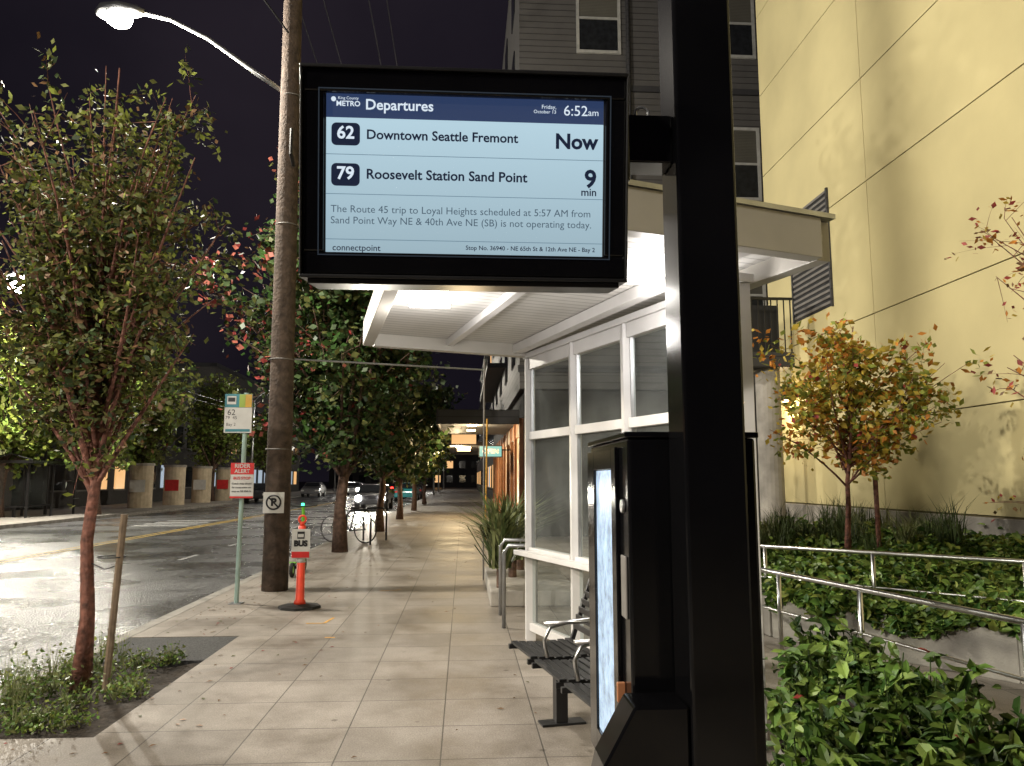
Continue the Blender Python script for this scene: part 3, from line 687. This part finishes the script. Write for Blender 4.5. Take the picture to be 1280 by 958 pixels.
for x,y in st_:
    h=h2(x,y); hh=h+random.uniform(-.02,.16); lx=random.gauss(0,.08); ly=random.gauss(0,.08)
    ns.tube([(x,y,max(0,h-.3)),(x+lx,y+ly,hh)],[.006,.003],M['lg2'],4,False)
    P=[(x+lx*t+random.gauss(0,.035),y+ly*t+random.gauss(0,.035),(h-.25)*(1-t)+hh*t) for t in [random.uniform(.3,1.05) for _ in range(14)]]
    leaves(ns,P,random.choice((.085,.1,.12)),[M['gc1'],M['gc2'],M['gc3'],M['lr']],[5,3.5,2,.02],folded=True,asp=.46,up=.7,droop=.6)
group('leafy_shrubs',[ns.build('leaves_and_stems')],(2,3.7,.2))
def blades(b,cx,cy,z,n,L,m,spread=.5,wd=.012):
    for _ in range(n):
        a=random.uniform(0,6.28); l=L*random.uniform(.6,1.15); out=l*spread*random.uniform(.2,1)
        dx,dy=math.cos(a),math.sin(a); h=l*random.uniform(.6,1)
        bx=cx+random.gauss(0,.05); by=cy+random.gauss(0,.05); wx,wy=-dy*wd,dx*wd
        p1=(bx+dx*out*.35,by+dy*out*.35,z+h*.65); p2=(bx+dx*out,by+dy*out,z+h*.9)
        b.face([(bx-wx,by-wy,z),(bx+wx,by+wy,z),(p1[0]+wx*.8,p1[1]+wy*.8,p1[2]),(p1[0]-wx*.8,p1[1]-wy*.8,p1[2])],m)
        b.face([(p1[0]-wx*.8,p1[1]-wy*.8,p1[2]),(p1[0]+wx*.8,p1[1]+wy*.8,p1[2]),p2],m)
tg=MB(); random.seed(8)
for _ in range(34):
    x=random.uniform(3.6,6.3); y=random.uniform(9.2,11.5); blades(tg,x,y,hgt(x,y)-.02,70,random.uniform(.45,.8),random.choice([M['grass'],M['grassl'],M['grass']]),.6,.006)
group('ornamental_grass',[tg.build('blades')],(5,10,.6))
yu=MB()
for x,y,l in((.5,10.3,1.1),(.72,11.4,1.1),(.9,12.3,1.0)):
    blades(yu,x,y,.45,150,l,M['grassl'],.9,.02); blades(yu,x,y,.45,70,l,M['grass'],1.0,.02); yu.tube([(x,y,.1),(x,y,.6)],.06,M['bark'],8)
yp=MB().box(.35,1.5,10.0,12.8,0,.2,M['conc']).build('planter_box',bevel=.02)
group('yucca_plants',[yu.build('blades'),yp],(.9,11.3,0))

# ================================================================ TREES
tree('street_tree',(-2.95,6.4,-.03),(-2.98,6.4,3.72),(1.2,1.1,1.85),.066,78,8,30,.066,M['barkr'],[M['lg1'],M['lg2'],M['lb'],M['lg3']],[5,2.4,1.3,1.7],21,jit=.06,asp=.52,taper=.95)
sk=MB().tube([(-2.72,6.3,0),(-2.66,6.3,1.33)],.028,M['wood'],8).build('post'); sk2=MB().ring((-2.75,6.33,1.0),.1,.006,M['rubber'],'z').tube([(-2.66,6.3,.95),(-2.8,6.35,.9),(-2.93,6.38,.95)],.006,M['rubber'],4).build('tie')
group('tree_stake',[sk,sk2],(-2.72,6.3,0))
tree('maple_street_tree',(-2.75,17.7,0),(-3.15,17.7,5.8),(3.2,3.0,3.8),.15,72,9,34,.165,M['bark'],[M['lg2'],M['lg1'],M['lr'],M['gc3'],M['lp']],[5,2.4,.12,3,.1],22,jit=.18,asp=.75,
     red=lambda E,w:[3,3,2.6,2,4] if (E.x<-4.4 and random.random()<.6) or (E.x<-3.4 and random.random()<.22) else w)
for i,(x,y,h) in enumerate(((-2.6,24.5,7.2),(-2.6,32,7),(-2.6,41,7),(-2.6,52,7))):
    tree('street_tree_row',(x,y,0),(x+.1,y,h*.58),(2.7,3,h*.33),.13,32,7,22,.22,M['bark'],[M['lg2'],M['lg1'],M['gc3']],[4,2,3],30+i,jit=.2,asp=.8)
for i,(x,y,h) in enumerate(((-16.9,37,9.4),(-19.8,34.5,10),(-20,25,8),(-19,47,11),(-19,60,11),(-19,76,11))):
    tree('opposite_street_tree',(x,y,0),(x,y,h*.6),(3.3,3.4,h*.36),.2,34,7,24,.3,M['bark'],[M['lg3'],M['lg1'],M['gc2']],[5,1.5,4] if i<2 else [1,3,2],40+i,jit=.25,asp=.8)
tree('japanese_maple_tree',(4.8,9.5,.6),(4.9,9.4,2.8),(1.65,1.1,1.0),.042,34,7,20,.1,M['barkr'],[M['ly'],M['lo'],M['lg3'],M['lr']],[4,2.6,4,.3],51,jit=.075,asp=.6,
     red=lambda E,w:[w[0]*1.3,w[1]*(2 if E.z>3.1 or E.z<2.3 else .5),w[2]*(1.7 if E.x>5 else .9),w[3]])
tree('red_leaf_tree',(6.3,6.2,.6),(5.85,7.0,3.6),(1.1,1.1,2.7),.05,24,6,9,.08,M['barkr'],[M['lo'],M['lr'],M['lb'],M['ly']],[4,4,1.5,1],52,jit=.06)
s2=MB().tube([(5.15,9.4,.5),(5.15,9.4,1.95)],.03,M['barkr'],8).build('post'); group('tree_stake',[s2],(5.15,9.4,.5))

# ================================================================ BUILDINGS
yb=MB(); yb.box(7.03,20,-6,17,-.2,15,M['joint']); yb=yb.build('wall_core')
pa=MB(); zs=[1.12,2.6,4.43,6.8,8.7,10.7,12.7,15]; ys=[-6,-1,3.5,8.1,12.5,17.0]
for z0,z1 in zip(zs[:-1],zs[1:]):
    for y0,y1 in zip(ys[:-1],ys[1:]): pa.box(7.0,7.029,y0+.009,y1-.009,z0+.009,z1-.009,M['yellowwall'])
for z0,z1 in zip(zs[:-1],zs[1:]): pa.box(7.04,14,17.001,17.03,z0+.01,z1-.01,M['yellowwall'])
pa=pa.build('stucco_panels',bevel=.003)
cbs=MB().box(6.93,7.029,-6,17.02,-.2,1.1,M['conc']).build('concrete_base',bevel=.01)
vt=MB(); vt.box(6.985,6.9985,13.9,15.6,4.9,7.2,M['dark'])
z=4.95
while z<7.15: vt.box(6.965,6.984,13.95,15.55,z,z+.05,M['trim']); z+=.115
for yy in(13.88,15.57): vt.box(6.955,6.998,yy,yy+.05,4.88,7.22,M['siding2'])
vt=vt.build('louvre_vent')
group('yellow_stucco_building',[yb,pa,cbs,vt],(13,6,0))
wl=MB().box(6.82,6.925,15.9,16.1,3.3,3.6,M['blackm']).box(6.85,6.92,15.93,16.07,3.2,3.297,M['warm']).build('fixture')
g=group('wall_lamp',[wl],(6.9,16,3.4)); addl(light('wall_light','POINT',(6.7,15.9,3.1),60,(1,.75,.4),.06),g)
cm=MB().tube([(6.1,15,0),(6.1,15,3.8)],.24,M['conc'],20).build('shaft'); cm2=MB().box(5.2,6.5,14.6,15.4,3.801,4.1,M['siding2']).box(5.25,6.5,15.3,15.35,4.1,5.2,M['dark'])
for k in range(10): cm2.box(5.28+k*.13,5.30+k*.13,14.6,14.62,4.1,5.15,M['blackm'])
cm2.box(5.25,6.5,14.58,14.63,5.15,5.2,M['blackm'])
group('concrete_column',[cm,cm2.build('deck_edge')],(6.1,15,0))

gb=MB(); gb.box(1.6,14,22,45,4.2,20,M['siding']); gb.box(1.75,14,22.1,45,-.2,4.2,M['bldg']); gb=gb.build('walls')
ww=MB()
def winY(b,x0,x1,z0,z1,Y,mid=True):
    t=.09
    b.box(x0-t,x0,Y-.06,Y-.002,z0-t,z1+t,M['winf']); b.box(x1,x1+t,Y-.06,Y-.002,z0-t,z1+t,M['winf'])
    b.box(x0,x1,Y-.06,Y-.002,z1,z1+t,M['winf']); b.box(x0,x1,Y-.08,Y-.002,z0-t,z0,M['winf'])
    if mid: b.box(x0,x1,Y-.05,Y-.002,(z0+z1)/2-.035,(z0+z1)/2+.035,M['winf'])
    h=(z0+z1)/2
    b.box(x0,x1,Y-.02,Y-.003,h+.035 if mid else z0,z1,M['blind']); 
    if mid: b.box(x0,x1,Y-.02,Y-.003,z0,h-.035,M['wing'])
for z in(6.0,10.1,14.7):
    for x in(3.45,7.7): winY(ww,x,x+1.2,z,z+2.15,22)
    ww.box(1.55,14.05,21.96,21.998,z-1.3,z-1.1,M['siding2'])
ww.tube([(4.95,21.9,4.3),(4.95,21.9,19.5)],.06,M['siding2'],8)
ww=ww.build('windows_and_trim')
fc=MB()
for k in range(10):
    y=22.5+k*2.2; fc.box(1.62,1.748,y,y+.25,0,3.4,M['cedar']); 
    fc.box(1.70,1.747,y+.25,y+2.2,.6,2.9,M['wing'] if k%3 else M['litw']); fc.box(1.66,1.747,y+.25,y+2.2,0,.6,M['cedar']); fc.box(1.66,1.747,y+.25,y+2.2,2.9,3.4,M['cedar'])
for fl_ in range(5):
    z=5.2+fl_*3
    for k in range(5):
        y=24+k*4.2; fc.box(1.56,1.598,y,y+1.3,z,z+1.6,M['wing'])
fc=fc.build('storefront')
bl=MB()
for fl_ in range(4):
    z=6+fl_*3.1; bl.box(.9,1.597,30,44,z,z+.18,M['siding2']); 
    for k in range(40): bl.box(.92,.94,30+k*.35,30.03+k*.35,z+.18,z+1.2,M['blackm'])
    bl.box(.9,.96,30,44,z+1.2,z+1.25,M['blackm'])
bl=bl.build('balconies')
aw=MB(); aw.box(-.75,1.598,22.3,30,3.35,3.5,M['siding2']); aw.box(-.8,-.751,22.25,30.05,3.2,3.62,M['siding2']); aw.box(-.75,1.598,22.2,22.299,3.2,3.62,M['siding2'])
aw.box(-.7,1.0,31.5,44,3.0,3.15,M['siding2'])
for y in(24.5,27): aw.box(.1,.4,y,y+.3,3.31,3.345,M['warm'])
for y in(33,36): aw.box(-.3,.3,y,y+.5,2.95,2.995,M['warm'])
aw.box(-.5,.5,31.45,31.499,3.05,3.5,M['litw'])
aw=aw.build('awning')
g=group('grey_apartment_building',[gb,ww,fc,bl,aw],(7.8,33,0))
addl(light('awning_light','POINT',(.3,25,3.0),240,(1,.75,.42),.1),g); addl(light('awning_light','POINT',(-.3,33,2.8),500,(1,.78,.45),.1),g)
b=MB().box(.5,1.3,26,26.1,2.35,2.75,M['dark']).box(.53,1.27,25.985,25.999,2.38,2.72,emis('shop_sign_face',(.3,.7,.6),.9)).tube([(1.3,26.05,2.6),(1.6,26.05,2.6)],.02,M['blackm']).build('sign_box')
group('shop_sign',[b,text('OPEN',.9,25.98,2.55,.55,M['whites'],align='CENTER',bold=.002,name='letters')],(.9,26,2.5))

def building(name,x0,x1,y0,y1,h,m,side,seed,lit=.12,floor=3.2,shop=.3):
    random.seed(seed); b=MB().box(x0,x1,y0,y1,-.2,h,m).box(x0-.15,x1+.15,y0-.15,y1+.15,h,h+.35,M['dark']).build('walls'); w=MB()
    X=x1 if side>0 else x0
    a=.004*side
    z=1.0
    while z+1.8<h:
        y=y0+.8
        while y+1.6<y1:
            mm=random.choice([M['litw'],M['litw'],M['litc']]) if random.random()<(lit if z>2 else shop) else M['wing']
            xa,xb=sorted((X+a,X+side*.05)); w.box(xa,xb,y,y+1.5,z,z+1.7,mm)
            xa,xb=sorted((X+a,X+side*.09)); w.box(xa,xb,y-.08,y+1.58,z-.1,z-.003,M['trim'])
            y+=2.6
        z+=floor
    z=1.0
    while z+1.8<h:
        x=x0+1
        while x+1.5<x1:
            mm=M['litw'] if random.random()<lit*.6 else M['wing']; w.box(x,x+1.4,y0-.05,y0-.004,z,z+1.6,mm); x+=2.8
        z+=floor
    return group(name,[b,w.build('windows')],((x0+x1)/2,(y0+y1)/2,0))
building('brick_apartment_building',-40,-23.5,24,42,8.5,M['brick'],1,1,.14,shop=.5)
building('apartment_building',-40,-23,44,70,9,M['bldg'],1,2,.06,shop=.5)
building('apartment_building',-40,-23,72,110,12,M['bldg'],1,3,.06,shop=.6)
building('apartment_building',2.2,18,48,80,13,M['bldg'],-1,4,.06,shop=.5)
building('apartment_building',2.2,18,82,130,11,M['brick'],-1,5,.06,shop=.5)
building('apartment_building',-30,25,175,190,12,M['bldg'],1,6,.2)

ob=MB(); X=-18.4
for y in(34,36,38): 
    ob.box(X-.04,X+.04,y-.04,y+.04,0,2.3,M['blackm']); ob.box(X-1.3,X-1.22,y-.04,y+.04,0,2.3,M['blackm'])
ob.box(X-1.5,X+.3,33.7,38.3,2.3,2.42,M['blackm']); ob.tube([(X+.3,33.7,2.42),(X-.6,33.7,2.7),(X-1.5,33.7,2.42)],.03,M['blackm'])
for y in(34.05,36.05): ob.face([(X-1.26,y,.3),(X-1.26,y+1.9,.3),(X-1.26,y+1.9,2.2),(X-1.26,y,2.2)],M['glass'])
ob.box(X-1.1,X-.6,34.4,37.4,.42,.48,M['blackm']); ob.box(X-.9,X-.8,34.6,34.7,0,.42,M['blackm']); ob.box(X-.9,X-.8,37.1,37.2,0,.42,M['blackm'])
group('bus_shelter',[ob.build('frame_and_roof')],(X,36,0))
for k in range(4):
    y=46+k*5.2; b=MB().tube([(-18.6,y,0),(-18.6,y,2.4)],.65,M['cream'],20).tube([(-18.6,y,2.4),(-18.6,y,2.55)],.7,M['conc'],20)
    b.box(-18.95,-18.1,y-.68,y-.66,.9,1.6,M['redp'] if k%2 else M['whites'])
    group('poster_column',[b.build('drum')],(-18.6,y,0))
nn=MB().box(-22.98,-22.9,46.4,48.2,3.7,3.8,M['neonb']).box(-22.98,-22.9,46.6,47.6,3.9,4.0,M['neonb']).box(-22.98,-22.9,46.5,48.0,3.45,3.52,M['neonp']).box(-23.0,-22.985,46,48.6,3.3,4.2,M['dark']).build('tubes')
group('neon_sign',[nn],(-22.9,47.5,3.7))

def car(x,y,rz,m,lights=True,front=True):
    prof=[(-2.2,.35),(-2.25,.75),(-2.1,1.0),(-1.5,1.05),(-.95,1.45),(.55,1.48),(1.25,1.0),(2.05,.88),(2.25,.65),(2.2,.35)]
    b=MB(); n=len(prof); i=b.mi(m)
    for s in(-1,1):
        for yy,zz in prof: b.v.append((s*(.88 if zz<1.1 else .66),yy,zz))
    b.f.append(tuple(range(n))); b.f.append(tuple(range(2*n-1,n-1,-1))); b.m+=[i,i]
    for a in range(n): 
        c=(a+1)%n; b.f.append((a,a+n,c+n,c)); b.m.append(i)
    o=b.build('body',bevel=.05)
    g=MB()
    for s in(-1,1):
        g.face([(s*.86,-1.35,1.06),(s*.69,-.88,1.4),(s*.69,.5,1.42),(s*.86,1.1,1.06)],M['wing'])
    g.face([(-.8,1.24,1.06),(.8,1.24,1.06),(.62,.62,1.44),(-.62,.62,1.44)],M['wing']); g.face([(-.8,-1.55,1.08),(.8,-1.55,1.08),(.62,-1.0,1.43),(-.62,-1.0,1.43)],M['wing'])
    for s in(-1,1):
        if lights and front: g.disc((s*.66,2.26,.7),.17,M['head_e'],'y',.08,16)
        else: g.box(s*.68-.15,s*.68+.15,2.2,2.27,.6,.74,M['whites'])
        g.box(s*.68-.15,s*.68+.15,-2.29,-2.22,.72,.86,M['red_e'] if lights and not front else M['redp'])
    g=g.build('windows_and_lights')
    w=MB()
    for s in(-1,1):
        for yy in(-1.35,1.4): w.disc((s*.82,yy,.32),.32,M['rubber'],'x',.2); w.disc((s*.93,yy,.32),.18,M['steelg'],'x',.02)
    return group('parked_car' if not lights else 'car',[o,g,w.build('wheels')],(x,y,-.13),(0,0,rz),local=True)
cp=[mat('teal_car_paint',(.03,.25,.28),.25,coat=.6),mat('dark_car_paint',(.03,.03,.035),.25,coat=.6),mat('silver_car_paint',(.3,.3,.31),.25,metal=.5,coat=.6)]
hc=car(-5.2,46,math.pi,cp[1],True,True)
l=light('headlight_beam','SPOT',(-5.2,43.5,.7),3500,(1,.93,.78),.15,target=(-5.0,20,0),spot=math.radians(50))
l.parent=hc; l.matrix_parent_inverse=(Matrix.Translation((-5.2,46,-.13))@Matrix.Rotation(math.pi,4,'Z')).inverted()
car(-4.6,64,0,cp[0],False); car(-4.6,72,0,cp[1],False); car(-15.2,80,math.pi,cp[2],False); car(-15.2,60,math.pi,cp[1],False); car(-7.8,95,0,cp[1],True,False); car(-11.8,85,math.pi,cp[2],True,True)
ts=MB().tube([(-3.2,100,0),(-3.2,100,6)],.1,M['steelg']).tube([(-3.2,100,5.8),(-10,100,6.2)],.07,M['steelg'])
for x in(-6,-9): ts.box(x-.18,x+.18,99.8,100.1,5.2,6.2,M['blackm']).disc((x,99.78,5.95),.13,M['red_e'],'y',.03)
group('traffic_signal',[ts.build('mast_and_heads')],(-3.2,100,0))

# ================================================================ SKY / WORLD
wd=bpy.data.worlds.new('World'); sc.world=wd; wd.use_nodes=True; nt=wd.node_tree; N=nt.nodes; L=nt.links
bg=N['Background']; sky=N.new('ShaderNodeTexSky'); sky.sky_type='NISHITA'; sky.sun_disc=False; sky.sun_elevation=math.radians(-4); sky.sun_rotation=math.radians(200)
tc=N.new('ShaderNodeTexCoord'); n=N.new('ShaderNodeTexNoise'); n.inputs['Scale'].default_value=2.2; n.inputs['Detail'].default_value=5; L.new(tc.outputs['Generated'],n.inputs['Vector'])
r=N.new('ShaderNodeValToRGB'); r.color_ramp.elements[0].position=.35; r.color_ramp.elements[0].color=(.006,.005,.0085,1); r.color_ramp.elements[1].position=.75; r.color_ramp.elements[1].color=(.018,.014,.02,1); L.new(n.outputs['Fac'],r.inputs[0])
L.new(sky.outputs[0],bg.inputs[0]); bg.inputs[1].default_value=.006
bg2=N.new('ShaderNodeBackground'); L.new(r.outputs[0],bg2.inputs[0]); bg2.inputs[1].default_value=1
ad=N.new('ShaderNodeAddShader'); L.new(bg.outputs[0],ad.inputs[0]); L.new(bg2.outputs[0],ad.inputs[1]); L.new(ad.outputs[0],N['World Output'].inputs[0])
sl=bpy.data.lights.new('moon','SUN'); sl.energy=.01; sl.angle=.01; sl.color=(.8,.85,1); so_=bpy.data.objects.new('moon_light',sl); COL.objects.link(so_); so_.rotation_euler=(.7,.2,.4)

# ================================================================ CAMERA
cam=bpy.data.cameras.new('camera'); co=bpy.data.objects.new('camera',cam); COL.objects.link(co); sc.camera=co
cam.sensor_width=36; cam.lens=27; cam.clip_end=2000; cam.clip_start=.05
yw=math.radians(3.58); pt=math.radians(7.18)
co.location=(0,0,1.6)
Fd=Vector((math.sin(yw)*math.cos(pt),math.cos(yw)*math.cos(pt),math.sin(pt)))
co.rotation_euler=Fd.to_track_quat('-Z','Y').to_euler()
